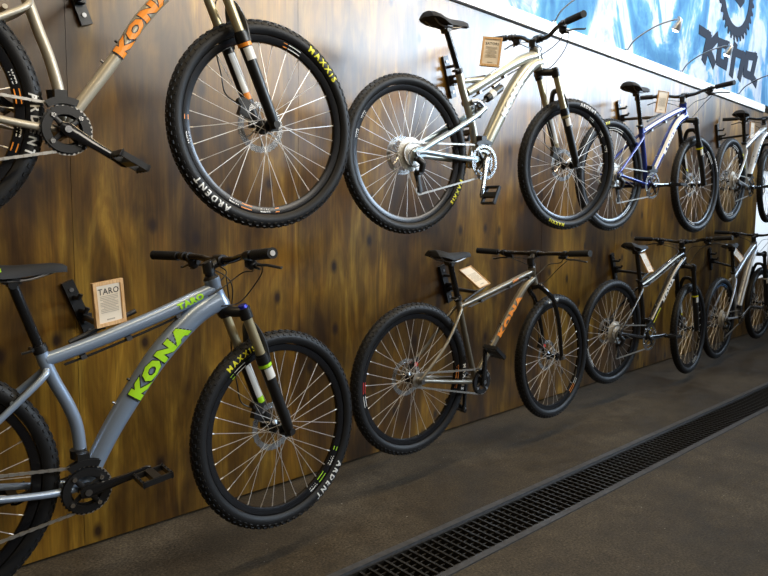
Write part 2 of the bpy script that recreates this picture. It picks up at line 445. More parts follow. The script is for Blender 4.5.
def arc_band(a0, a1, r0, r1, mat, parent, name='rim_decal'):
    b = MB(); n = max(2, int(abs(a1-a0)/2)); vs = []
    for i in range(n+1):
        a = R(a0+(a1-a0)*i/n)
        for r in (r0, r1):
            t = max(0, min(1, (r-.290)/.023)); vs.append((r*math.cos(a), -(.009+.0045*t)-.0009, r*math.sin(a)))
    b.add(vs, [(2*i, 2*i+1, 2*i+3, 2*i+2) for i in range(n)])
    return link(name, b.mesh(name, mat, smooth=False, fix=False), parent)
def wheel(parent, mat, rear, spin, opts):
    w = link('wheel', SHARED['rim'], parent, mat)
    S = Matrix.Rotation(-R(spin), 4, 'Y')      # positive spin turns anticlockwise as seen from the drive side
    link('tyre', SHARED['tyre'], w); link('hub', SHARED['hubr' if rear else 'hubf'], w)
    link('brake_rotor', SHARED['rotor'], w, S)
    if rear: link('cog' if opts.get('single') else 'cassette', SHARED['cog' if opts.get('single') else 'cassette'], w)
    for me in SPOKES[rear]: link('spoke', me, w, S)
    for txt, col, deg, size in opts.get('tyre_text', ()):
        arc_text(txt, size*1.15, deg, .3365, col, w, 'tyre_lettering', bold=.0011, space=1.5)
    for kind, col, a, b_ in opts.get('rim', ()):
        if kind == 'band': arc_band(a, b_, .2925, .3085, col, w)
        else: arc_text(kind, .017, a, .3005, col, w, 'rim_lettering', bold=.0006, surf='rim')
    return w

# ------------------------------------------------------------------ bike builder
def V3(p, y=0): return Vector((p[0], y, p[1]))
def path3(pts, y=0, n=8): return spl([V3(p, y) for p in pts], n)
def tube_text(path, r, txt, s_mid, size, mat, parent, name='lettering', bold=.0, lift=.0012, shear=0, space=1.0, sx=1.0, vshift=0):
    """wrap letters on the viewer-facing side of a tube (path in the XZ plane)"""
    vs, fs = tmesh(txt, size, bold=bold, shear=shear, space=space, sx=sx, cut=((1, .006, .045), (0, .02, .3)))
    S = [0]
    for a, b in zip(path[:-1], path[1:]): S.append(S[-1]+(b-a).length)
    out = []
    for x, y in vs:
        s = S[-1]*s_mid + x; s = max(0, min(S[-1]-1e-6, s))
        i = max(k for k in range(len(S)-1) if S[k] <= s); t = (s-S[i])/(S[i+1]-S[i])
        c = path[i].lerp(path[i+1], t); T = (path[i+1]-path[i]).normalized(); up_ = Vector((-T.z, 0, T.x))
        ra = r(s/S[-1]) if callable(r) else r
        a = (y+vshift)/ra; out.append(c + up_*(ra+lift)*math.sin(a) + Vector((0, -1, 0))*(ra+lift)*math.cos(a))
    b = MB(); b.add(out, fs); return link(name, b.mesh(name, mat, smooth=False, fix=False), parent)

def saddle(parent, top, label=None, stripe=None, tilt=0):
    """top: (x,z) of the clamp"""
    b = MB(); rows = []
    prof = [(-.150, .018, .006, .018), (-.140, .050, .013, .027), (-.115, .066, .014, .032), (-.08, .068, .008, .034), (-.045, .056, .001, .034), (-.01, .038, .000, .032), (.04, .025, .003, .028), (.09, .020, .006, .024), (.118, .016, .003, .018), (.130, .006, -.004, .010)]
    K = 13; vs = []
    for x, hw, z, th in prof:
        for j in range(K):
            a = PI*j/(K-1); yy = -math.cos(a)*hw; zz = z + .040 + (math.sin(a)**.6)*.010 - abs(math.cos(a))**3*th*.75
            vs.append((top[0]+.015+x, yy, top[1]+zz-.004))
        for j in range(K-2, 0, -1):
            a = PI*j/(K-1); yy = -math.cos(a)*hw*.8; vs.append((top[0]+.015+x, yy, top[1]+z+.040-th*.80))
    n = 2*K-2; m_ = len(prof)
    fs = [(i*n+j, i*n+(j+1) % n, (i+1)*n+(j+1) % n, (i+1)*n+j) for i in range(m_-1) for j in range(n)] + [tuple(range(n)), tuple((m_-1)*n+j for j in range(n))]
    b.add(vs, fs); o = b.build('saddle', M('saddle_vinyl', (.006, .006, .007), .75, bump=.2, bscale=400), parent)
    r = MB()
    for s in (-1, 1):
        r.tube(spl([(top[0]-.10, s*.035, top[1]+.026), (top[0]-.055, s*.024, top[1]+.006), (top[0]+.03, s*.022, top[1]+.004), (top[0]+.115, s*.012, top[1]+.028)], 5), .0035, 6)
    r.build('saddle_rail', GREYM, o)
    if stripe:
        vs, fs = tmesh('WTB', .014, bold=.0008); k = MB(); k.add([(top[0]-.05+x, -.0645+abs(x)*.0, top[1]+.036+y) for x, y in vs], fs)
        link('saddle_lettering', k.mesh('saddle_lettering', stripe, False, False), o)
    return o
def seatpost(parent, top, bot, colmat=None):
    d = (V3(top)-V3(bot)); b = MB(); b.cyl(V3(bot)-d.normalized()*.05, V3(top)-d.normalized()*.012, .0148)
    o = b.build('seatpost', colmat or GLOSSB, parent)
    h = MB(); h.box(V3(top)+Vector((0, 0, .000)), (.046, .036, .014)); h.cyl(V3(top)+Vector((0, -.024, -.008)), V3(top)+Vector((0, .024, -.008)), .012); h.box(V3(top)+Vector((0, 0, .009)), (.036, .060, .008))
    h.build('post_head', GREYM if False else BLACK, o)
    c = MB(); c.cyl(V3(bot)-d.normalized()*.012, V3(bot)+d.normalized()*.010, .0205); c.cyl(V3(bot)+Vector((-.022, -.018, 0)), V3(bot)+Vector((-.022, .018, 0)), .006, n=10)
    c.tube([V3(bot)+Vector((-.022, -.018, 0)), V3(bot)+Vector((-.028, -.030, .0)), V3(bot)+Vector((-.052, -.028, -.006))], .004, 8)
    c.build('seat_clamp', BLACK, o)

def crank(parent, bb, ang, length, matl, side, ped=True):
    a = R(ang); d = Vector((math.cos(a), 0, math.sin(a))); n = Vector((-d.z, 0, d.x)); y0, y1 = side*.062, side*.080
    b = MB(); vs = []
    for t, w, h in ((-.022, .012, .008), (0, .019, .010), (.03, .016, .009), (.10, .0115, .0075), (.15, .0115, .0065), (length, .0145, .006), (length+.014, .009, .005)):
        yy = y0+(y1-y0)*max(0, t)/length
        for u, v in ((-1, -.6), (-.6, -1), (.6, -1), (1, -.6), (1, .6), (.6, 1), (-.6, 1), (-1, .6)):
            vs.append(V3(bb)+d*t+n*w*u+Vector((0, yy+h*v, 0)))
    k = 7; fs = [(i*8+j, i*8+(j+1) % 8, (i+1)*8+(j+1) % 8, (i+1)*8+j) for i in range(k-1) for j in range(8)]+[tuple(range(8)), tuple((k-1)*8+j for j in range(8))]
    b.add(vs, fs); o = b.build('crank_arm', matl, parent)
    c = MB(); c.cyl(V3(bb)+Vector((0, side*.060, 0)), V3(bb)+Vector((0, side*.0745, 0)), .010, n=16); c.cyl(V3(bb)+d*length+Vector((0, side*.070, 0)), V3(bb)+d*length+Vector((0, side*.089, 0)), .006, n=12)
    c.build('crank_bolt', GREYM, o)
    return V3(bb)+d*length+Vector((0, side*.088, 0))
def pedal(parent, p, side, tilt):
    b = MB(); rot = Matrix.Rotation(-R(tilt), 3, 'Y'); yc = p.y + side*.052
    def bx(c, s): b.box(p+rot @ Vector((c[0], c[1]-0, c[2]))+Vector((0, side*.052, 0)), s, rot)
    b.cyl(p, p+Vector((0, side*.095, 0)), .0075, n=12)
    bx((.043, 0, 0), (.008, .088, .017)); bx((-.043, 0, 0), (.008, .088, .017)); bx((0, .040, 0), (.090, .008, .017)); bx((0, -.040, 0), (.090, .008, .017)); bx((0, 0, 0), (.024, .082, .020))
    for sx in (-.043, .043):
        for yy in (-.038, -.013, .013, .038):
            bx((sx, yy, .0), (.004, .004, .026))
    b.build('pedal', BLACK, parent, smooth=False)
def bar_parts(parent, X, ctr, rise, sweep, grip_cap=None, half=.36, rotor_parts=True, levers='trigger', grip_len=.13, clampc=None):
    """handlebar with grips, levers; X is the steering matrix"""
    cx, cz = ctr; b = MB(); pts = []
    for y, dx, dz in ((-half, -.050-sweep, rise+.006), (-.20, -.018, rise), (-.13, .0, rise*.75), (-.07, .004, .002), (0, .004, 0), (.07, .004, .002), (.13, 0, rise*.75), (.20, -.018, rise), (half, -.050-sweep, rise+.006)):
        pts.append((cx+dx, y, cz+dz))
    P = spl(pts, 8); k = len(P); rad = [.0112+.0045*max(0, 1-abs(i/(k-1)-.5)/.14) for i in range(k)]
    b.tube(P, rad, 12); o = b.build('handlebar', GLOSSB, parent, mat=X)
    def at(y): return min(P, key=lambda q: abs(q.y-y))
    for s in (-1, 1):
        e = Vector(P[0] if s < 0 else P[-1]); i_ = at(s*(half-grip_len)); g = MB()
        g.tube([i_, i_.lerp(e, .06), e.lerp(i_, .04), e+(e-i_).normalized()*.004], [.0175, .0160, .0160, .0175], 16)
        for q in range(14):
            c = i_.lerp(e, .1+.8*q/13); g.tube([c-(e-i_).normalized()*.0025, c+(e-i_).normalized()*.0025], .0168, 16)
        g.build('grip', GRIPM, o)
        if grip_cap:
            g = MB(); dd = (e-i_).normalized(); g.cyl(e+dd*.003, e+dd*.0058, .0085, n=20); g.build('bar_end_plug', grip_cap, o)
        # brake lever
        if levers:
            c = at(s*(half-grip_len-.03)); dx = Vector((.6, 0, -.5)).normalized(); out = Vector((0, s, 0))
            g = MB(); g.cyl(c-out*.009, c+out*.009, .0165); g.tube([c+dx*.012, c+dx*.028-out*.012, c+dx*.034-out*.050], [.011, .012, .009], 10)
            g.build('lever_body', BLACK, o)
            g = MB(); g.tube(spl([c+dx*.030-out*.022, c+dx*.047+out*.0, c+dx*.050+out*.045, c+dx*.062+out*.095, c+dx*.060+out*.105], 5), [.006, .0048], 8, flat=.7)
            g.build('brake_lever', GREYM if levers == 'grey' else BLACK, o)
            if levers != 'plain':
                g = MB(); q = at(s*(half-grip_len-.055)); dn = Vector((.45, 0, -.75)).normalized()
                g.cyl(q-out*.006, q+out*.006, .0155); g.tube([q+dn*.012, q+dn*.030, q+dn*.046], [.014, .021, .013], 12)
                g.tube([q+dn*.04, q+dn*.050+out*.035], [.006, .004], 8); g.build('shifter', BLACK, o)
    return o, P
def cable(parent, pts, name='cable', r=.0024, mat=None, n=10):
    b = MB(); b.tube(spl(pts, n), r, 6); return b.build(name, BLACK, parent, mat=mat)
def stem(parent, X, head, barc):
    b = MB(); h = V3(head); c = V3(barc); b.cyl(h+Vector((.0, 0, -.016)), h+Vector((-.005, 0, .018)), .0195); b.tube([h+Vector((-.002, 0, .002)), c], [.017, .016], 12)
    b.cyl(c+Vector((0, -.022, 0)), c+Vector((0, .022, 0)), .0205)
    o = b.build('stem', BLACK, parent, mat=X)
    g = MB(); g.cyl(h+Vector((-.005, 0, .018)), h+Vector((-.007, 0, .022)), .0165); g.build('stem_cap', BLACK, o)
    for s in (-1, 1):
        for z in (-.012, .012):
            g = MB(); g.cyl(c+Vector((.016, s*.012, z)), c+Vector((.023, s*.012, z)), .004, n=8); g.build('stem_bolt', GREYM, o)
    return o
def leg_frame(hub, u):   # u: unit vector of the fork legs, pointing up
    return lambda s, y=0, f=0: V3(hub) + u*s + Vector((u.z, 0, -u.x))*f + Vector((0, y, 0))
def sus_fork(parent, X, g):
    hub = g['fhub']; hb, ht = V3(g['hb']), V3(g['ht']); u = (ht-hb).normalized()
    P = leg_frame(hub, u); S = (hb-V3(hub)).dot(u) - .034; off = (hb-V3(hub)).dot(Vector((u.z, 0, -u.x)))   # steerer offset from legs (negative: behind)
    W = .064; lt = g.get('lower_top', .315)
    lo = MB()
    for s in (-1, 1):
        lo.tube([P(-.012, s*.060), P(.02, s*.062), P(.06, s*W), P(lt-.03, s*W), P(lt-.028, s*W), P(lt, s*W)], [.014, .019, .0195, .021, .0235, .0235], 18)
        lo.box(P(-.004, s*.056), (.030, .012, .034), Matrix.Rotation(0, 3, 'Y'))
    lo.tube(spl([P(lt-.035, -W, .016), P(lt+.035, -.052, .034), P(lt+.088, -.028, .038), P(lt+.098, 0, .038), P(lt+.088, .028, .038), P(lt+.035, .052, .034), P(lt-.035, W, .016)], 5), .0105, 10, flat=1.4)
    o = lo.build('fork', g.get('lower_mat', BLACK), parent, mat=X)
    for s in (-1, 1):
        b = MB(); b.cyl(P(lt-.01, s*W), P(S+.004, s*W), .0165, n=18); b.build('stanchion', g.get('stan', GOLD), o)
        b = MB(); b.cyl(P(lt-.004, s*W), P(lt+.008, s*W), .021, n=18); b.build('dust_seal', BLACK, o)
    b = MB()
    for s in (-1, 1): b.cyl(P(S-.030, s*W), P(S+.010, s*W), .0225, n=20)
    b.tube(spl([P(S-.004, -W, -.0), P(S+.006, -.038, off*.7), P(S+.016, 0, off), P(S+.006, .038, off*.7), P(S-.004, W, 0)], 5), .0185, 12)
    b.cyl(P(S, 0, off), P(S+.036, 0, off), .024); b.build('fork_crown', BLACK, o)
    for s, mt in ((-1, g.get('knob', BLACK)), (1, BLACK)):
        b = MB(); b.cyl(P(S+.010, s*W), P(S+.020, s*W), .0175, .0145, n=14); b.build('adjuster_knob', mt, o)
    # decals as thin sleeves on the legs
    def sleeve(s0, s1, side, rr, mt, a0=0, a1=360, name='fork_decal'):
        b = MB(); n = 16; vs = []; 
        w = Vector((u.z, 0, -u.x)); yv = Vector((0, -1, 0))
        for i in range(n+1):
            a = R(a0+(a1-a0)*i/n)
            for q in (s0, s1): vs.append(P(q, side*W)+(yv*math.cos(a)+w*math.sin(a))*rr)
        b.add(vs, [(2*i, 2*i+1, 2*i+3, 2*i+2) for i in range(n)]); b.build(name, mt, o)
    ac = g.get('accent', ORANGE)
    sleeve(lt-.042, lt-.030, -1, .0243, ac); sleeve(lt-.088, lt-.046, -1, .0222, WHITE, -55, 70)
    sleeve(.13, lt-.045, 1, .0222, WHITE, -40, 32); sleeve(.105, .13, 1, .0218, ac, -40, 32)
    # brake caliper and hose on the wall side
    c = MB(); c.box(P(.085, .052, -.030), (.030, .026, .060), Matrix.Rotation(R(20), 3, 'Y')); c.cyl(P(.11, .04, -.032), P(.11, .066, -.032), .013); c.cyl(P(.06, .04, -.030), P(.06, .066, -.030), .013)
    c.box(P(.03, .062, -.012), (.03, .01, .05)); c.build('brake_caliper', BLACK, o)
    cable(o, [P(.10, .05, -.04), P(.15, .055, -.075), P(.22, .06, -.06), P(lt, .07, -.035), P(S-.03, .08, .03), P(S+.10, .06, .055)], 'brake_hose')
    ax = MB(); ax.cyl(P(0, -.076), P(0, .076), .0075); ax.cyl(P(0, -.082), P(0, -.070), .0125); ax.build('axle', BLACK, o)
    return o
def rigid_fork(parent, X, g):
    hub = g['fhub']; hb, ht = V3(g['hb']), V3(g['ht']); u = (ht-hb).normalized(); P = leg_frame(hub, u)
    S = (hb-V3(hub)).dot(u) - .010; off = (hb-V3(hub)).dot(Vector((u.z, 0, -u.x)))
    b = MB()
    for s in (-1, 1): b.tube(spl([P(S, s*.004, off), P(S-.012, s*.032, off+.012), P(S-.05, s*.056, off+.030), P(S-.12, s*.062, off*.3+.018), P(.20, s*.062, .014), P(0, s*.058, 0)], 6), [.017, .0105], 14)
    b.cyl(P(S-.02, 0, off), P(S+.012, 0, off), .021); o = b.build('fork', GLOSSB, parent, mat=X)
    for s in (-1, 1):
        d = MB(); d.box(P(0, s*.055), (.026, .010, .034)); d.build('dropout', BLACK, o)
    c = MB(); c.box(P(.085, .050, -.026), (.030, .026, .060), Matrix.Rotation(R(20), 3, 'Y')); c.cyl(P(.075, .030, -.028), P(.075, .066, -.028), .012); c.build('brake_caliper', BLACK, o)
    c = MB(); c.cyl(P(.075, .029, -.028), P(.075, .024, -.028), .009); c.build('caliper_cap', RED, o)
    cable(o, [P(.10, .05, -.04), P(.2, .072, -.01), P(S-.08, .075, .0), P(S+.03, .06, .05)], 'brake_hose')
    ax = MB(); ax.cyl(P(0, -.072), P(0, .072), .006); ax.cyl(P(0, -.078), P(0, -.066), .011); ax.build('axle', GREYM, o)
    return o
def chainset(parent, bb, r, ringmat, single=False, teeth=34, bash=False):
    b = MB(); b.ring(r-.012, r, -.047, .0035, teeth=teeth, c=(bb[0], 0, bb[1]))
    if not single: b.ring(r*.72-.010, r*.72, -.040, .003, teeth=int(teeth*.7), c=(bb[0], 0, bb[1]))
    if bash: b.ring(r-.024, r-.002, -.053, .003, 40, c=(bb[0], 0, bb[1]))
    o = b.build('chainring', ringmat, parent)
    s = MB()
    for i in range(4):
        a = R(40+90*i); d = Vector((math.cos(a), 0, math.sin(a))); s.tube([V3(bb, -.050)+d*.008, V3(bb, -.050)+d*(r-.016)], [.010, .0065], 8, flat=.6)
    s.cyl(V3(bb, -.058), V3(bb, -.035), .021, n=20); s.build('spider', BLACK, o)
    for i in range(4):
        a = R(40+90*i); d = Vector((math.cos(a), 0, math.sin(a))); q = MB(); c = V3(bb, -.050)+d*(r-.016); q.cyl(c+Vector((0, -.0095, 0)), c, .0068, n=12); q.build('chainring_bolt', STEEL, o)
    return o
def chain(parent, bb, R1, cogr, rear_d=True, single=False):
    y = -.045 if single else -.044; pts = []
    def arc(c, r, a0, a1, n=14):
        for i in range(n+1):
            a = R(a0+(a1-a0)*i/n); pts.append(Vector((c[0]+r*math.cos(a), y, c[1]+r*math.sin(a))))
    arc(bb, R1, -98 if single else -115, 84, 26)
    arc((0, 0), cogr, 84, 268 if single else 285, 14)
    if not single:
        arc((.020, -.085), .018, 100, -20, 6); arc((.035, -.165), .018, 150, 290, 8)
    pts.append(pts[0]); b = MB(); S = [0]
    for a, c in zip(pts[:-1], pts[1:]): S.append(S[-1]+(c-a).length)
    n = int(S[-1]/.0127); j = 0
    for i in range(n):
        s = S[-1]*(i+.5)/n
        while S[j+1] < s: j += 1
        t = (s-S[j])/(S[j+1]-S[j]); c = pts[j].lerp(pts[j+1], t); d = (pts[j+1]-pts[j]).normalized()
        rot = Matrix((d, Vector((0, 1, 0)), d.cross(Vector((0, 1, 0))))).transposed()
        b.box(c, (.0132 if i % 2 else .0115, .0075 if i % 2 else .0048, .0085 if i % 2 else .0075), rot)
    return b.build('chain', CHAIN, parent, smooth=False)
def rear_mech(parent, mt=None):
    mt = mt or BLACK; b = MB(); b.cyl((.004, -.058, -.022), (.004, -.072, -.022), .013); b.tube([(.004, -.072, -.024), (.026, -.082, -.045), (.024, -.074, -.080)], [.014, .017, .014], 10)
    b.cyl((.020, -.050, -.085), (.020, -.078, -.085), .012); o = b.build('rear_derailleur', mt, parent)
    for yy in (-.038, -.052):
        c = MB(); c.tube([(.016, yy, -.078), (.028, yy, -.120), (.038, yy, -.172)], [.011, .009, .012], 8, flat=.16); c.build('derailleur_cage', mt, o)
    for p in ((.020, -.085), (.035, -.165)):
        c = MB(); c.ring(.004, .015, -.045, .005, teeth=11, td=.003, c=(p[0], 0, p[1])); c.build('jockey_wheel', BLACK, o)
    cable(o, [(.02, -.08, -.05), (-.03, -.075, -.06), (-.045, -.065, -.01), (.0, -.065, .03), (.06, -.06, .02)], 'derailleur_cable')
def front_mech(parent, bb, r):
    b = MB(); c = Vector((bb[0]-.012, 0, bb[1])); 
    for yy in (-.040, -.056):
        vs = []; 
        for i in range(7):
            a = R(125-i*10); 
            for rr in (r+.006, r+.026): vs.append((bb[0]+rr*math.cos(a), yy, bb[1]+rr*math.sin(a)))
        k = len(b.v); b.add([v for v in vs]+[(x, yy+.003, z) for x, _, z in vs], [(2*i, 2*i+1, 2*i+3, 2*i+2) for i in range(6)]+[(14+2*i, 14+2*i+2, 14+2*i+3, 14+2*i+1) for i in range(6)]+[(2*i+1, 14+2*i+1, 14+2*i+3, 2*i+3) for i in range(6)]+[(2*i, 2*i+2, 14+2*i+2, 14+2*i) for i in range(6)])
    b.box((bb[0]-.008, -.030, bb[1]+r+.030), (.034, .046, .028)); b.cyl((bb[0]-.01, -.004, bb[1]+r+.022), (bb[0]-.012, -.004, bb[1]+r+.048), .0235)
    return b.build('front_derailleur', BLACK, parent)

def hardtail_frame(root, g, mat):
    b = MB(); st = path3(g['st']); tt = path3(g['tt']); dt = path3(g['dt'])
    rd, rtp, rs = g['rd'], g['rt'], g['rs']
    k = len(dt); b.tube(dt, [rd*(.80+.28*min(1, 1.6*i/(k-1))) for i in range(k)], 22)
    k = len(tt); b.tube(tt, [rtp*(.88+.16*i/(k-1)) for i in range(k)], 20)
    b.tube(st, rs, 18)
    hb, ht = V3(g['hb']), V3(g['ht']); u = (ht-hb).normalized(); rh = g['rh']
    b.tube([hb-u*.004, hb+u*.012, hb+u*.03, ht-u*.03, ht-u*.012, ht+u*.004], [rh*1.1, rh*1.08, rh*.92, rh*.90, rh*1.02, rh*1.04], 20)
    bb = g['bb']; b.cyl(V3(bb, -.036), V3(bb, .036), .0225, n=22)
    jx, jz = g['ssj']; mid = g.get('ssm', (.17, .17))
    for s in (-1, 1):
        b.tube(spl([(jx, s*.008, jz), (jx-.025, s*.030, jz-.03), (mid[0], s*.056, mid[1]), (.035, s*.064, .040), (.0, s*.062, .006)], 7), [g.get('rss', .0095), .0075], 12)
        b.tube(spl([(bb[0]-.01, s*.022, bb[1]+.003), (bb[0]-.07, s*.036, bb[1]*.9), (bb[0]-.16, s*.050, bb[1]*.7), (.05, s*.064, -.006), (.0, s*.062, -.002)], 7), [.0125, .0085], 12)
        b.prism([(-.016, .012), (.012, .028), (.045, .012), (.05, -.008), (.02, -.018), (-.014, -.018)], s*.060, s*.066)
    if g.get('bridge', 1): b.cyl((mid[0]+.08, -.038, mid[1]+.075), (mid[0]+.08, .038, mid[1]+.075), .007, n=10)
    o = b.build('frame', mat, root)
    for q in (.30, .42):   # bottle bosses on the down tube
        i = int(q*(len(dt)-1)); T = (dt[i+1]-dt[i]).normalized(); n_ = Vector((-T.z, 0, T.x)); c = MB(); c.cyl(dt[i]+n_*rd*.95, dt[i]+n_*(rd+.008), .0042, n=8); c.build('bottle_boss', GREYM if q < .4 else BLACK, o)
    return o, tt, dt, st
def frame_cables(o, tt, r, under=True, bs=0):
    T = (tt[-1]-tt[0]).normalized(); n = Vector((T.z, 0, -T.x))
    P = [tt[int(q*(len(tt)-1))]+n*(r+.010)+Vector((0, -.006, 0)) for q in (.10, .3, .5, .7, .9)]
    cable(o, P, 'cable'); P2 = [p+Vector((0, .012, .0)) for p in P]; cable(o, P2, 'cable')
    for q in (.22, .52, .80):
        p = tt[int(q*(len(tt)-1))]+n*(r+.006); c = MB(); c.box(p, (.016, .026, .014), Matrix.Rotation(-math.atan2(T.z, T.x), 3, 'Y')); c.build('cable_guide', GREYM, o)
def headset(o, g, mat=None):
    hb, ht = V3(g['hb']), V3(g['ht']); u = (ht-hb).normalized()
    b = MB(); b.cyl(ht+u*.003, ht+u*.013, g['rh']*1.02, g['rh']*.8); b.cyl(ht+u*.013, V3(g['stemh'])-u*.006, .0172); b.cyl(hb-u*.003, hb-u*.013, g['rh']*1.08)
    b.build('headset', mat or BLACK, o)
def hoses(root, bo, X, P, g, wide=0):
    """cables from the controls to the frame and fork"""
    def at(y): return min(P, key=lambda q: abs(q.y-y)).copy()
    hbv = V3(g['hb']); htv = V3(g['ht']); f = Vector((.02, 0, -.03))
    a = at(-.20)+f; cable(bo, [a, a+Vector((.05, .03, -.01)), Vector((htv.x+.13, -.09, htv.z+.00)), Vector((htv.x+.09, -.035, hbv.z+.01)), Vector((hbv.x-.02, -.033, hbv.z+.0))], 'cable')
    a = at(-.18)+f; cable(bo, [a, a+Vector((.03, .04, -.02)), Vector((htv.x+.09, -.05, htv.z+.02)), Vector((htv.x+.02, -.032, htv.z-.03)), Vector((htv.x-.03, -.028, htv.z-.055))], 'cable')
    a = at(.20)+f; cable(bo, [a, a+Vector((.05, -.03, -.01)), Vector((htv.x+.12, .07, htv.z-.01)), Vector((hbv.x+.09, .075, hbv.z-.02)), Vector((hbv.x+.08, .082, hbv.z-.08))], 'brake_hose')
    a = at(.17)+f; cable(bo, [a, a+Vector((.04, -.05, -.0)), Vector((htv.x+.08, .03, htv.z+.02)), Vector((htv.x+.02, .030, htv.z-.03)), Vector((htv.x-.03, .026, htv.z-.055))], 'cable')

def bike(g):
    root = thing('mountain_bike', g['label'], 'bike', g['loc'], (0, -g['pitch'], g['yaw']), 'mountain bikes hung on the plywood wall')
    hb, ht = V3(g['hb']), V3(g['ht']); ax = (ht-hb).normalized()
    X = Matrix.Translation(hb) @ Matrix.Rotation(g['steer'], 4, ax) @ Matrix.Translation(-hb)
    mat = g['mat']
    if g.get('full'):
        o, tt, dt, st = full_frame(root, g, mat)
    else:
        o, tt, dt, st = hardtail_frame(root, g, mat)
    if not g.get('single'): frame_cables(o, tt, g['rt'])
    else: frame_cables(o, tt, g['rt'])
    for tx in g.get('texts', ()): 
        path, rad = (dt, g['rd']*1.05) if tx[0] == 'dt' else (tt, g['rt']*1.0)
        _, s_, size, txt, m1, m2, sx = tx
        if m2: tube_text(path, rad, txt, s_, size, m2, o, 'lettering_outline', bold=size*.115, lift=.0009, sx=sx, space=1.16)
        tube_text(path, rad, txt, s_, size, m1, o, 'lettering', bold=size*.07, lift=.0018, sx=sx, space=1.16)
    if g.get('stripe'):
        for which, s0, s1, v0, v1, mt in g['stripe']:
            path, rad = (dt, g['rd']*1.07) if which == 'dt' else (tt, g['rt']*1.05)
            n = len(path)-1; i0, i1 = int(s0*n), int(s1*n); b = MB(); vs = []; K = 5
            for i in range(i0, i1+1):
                T = (path[min(i+1, n)]-path[max(i-1, 0)]).normalized(); u_ = Vector((-T.z, 0, T.x))
                for q in range(K):
                    a = (v0+(v1-v0)*q/(K-1)); vs.append(path[i]+(u_*math.sin(a)+Vector((0, -1, 0))*math.cos(a))*(rad+.0008))
            m_ = i1-i0
            b.add(vs, [(i*K+q, i*K+q+1, (i+1)*K+q+1, (i+1)*K+q) for i in range(m_) for q in range(K-1)]); link('paint_stripe', b.mesh('paint_stripe', mt, True, False), o)
    headset(o, g)
    (rigid_fork if g.get('rigid') else sus_fork)(root, X, g)
    stem(root, X, g['stemh'], g['bar'])
    bo, P = bar_parts(root, X, g['bar'], g['rise'], .0, g.get('plug'), levers=g.get('levers', 'trigger'))
    hoses(root, bo, X, P, g)
    seatpost(root, g['post'], g['sttop']); saddle(root, g['post'], stripe=g.get('saddle_text'))
    chainset(root, g['bb'], g['ring'], g.get('ringmat', BLACK), g.get('single', False), bash=g.get('bash', False))
    ca = g['crank']; cm = g.get('crankmat', GLOSSB)
    p = crank(root, g['bb'], ca, .172, cm, -1); pedal(root, p, -1, g.get('ptilt', 0))
    p = crank(root, g['bb'], ca+180, .172, cm, 1); pedal(root, p, 1, g.get('ptilt', 0))
    chain(root, g['bb'], g['ring']+.001, .033 if g.get('single') else .052, single=g.get('single', False))
    if not g.get('single'): rear_mech(root); front_mech(root, g['bb'], g['ring'])
    # rear brake on the wall side stay
    c = MB(); c.box((.055, .050, .062), (.060, .026, .030), Matrix.Rotation(R(-40), 3, 'Y')); c.cyl((.05, .03, .06), (.05, .068, .06), .013); c.build('brake_caliper', BLACK, root)
    if g.get('single'):
        c = MB(); c.cyl((.05, .030, .06), (.05, .024, .06), .011); c.build('caliper_cap', RED, root)
    c = MB(); c.cyl((0, -.080, 0), (0, .078, 0), .0055, n=10); c.cyl((0, -.080, 0), (0, -.068, 0), .011); c.tube([(0, .074, 0), (.0, .082, .01), (.03, .080, .055)], .005, 8); c.build('axle', GREYM, root)
    fh = g['fhub']
    wheel(root, Matrix.Identity(4), 1, 11, dict(tyre_text=g.get('rt_text', ()), rim=g.get('rrim', ()), single=g.get('single')))
    wheel(root, X @ Matrix.Translation(V3(fh)), 0, 4, dict(tyre_text=g.get('ft_text', ()), rim=g.get('frim', ())))
    return root
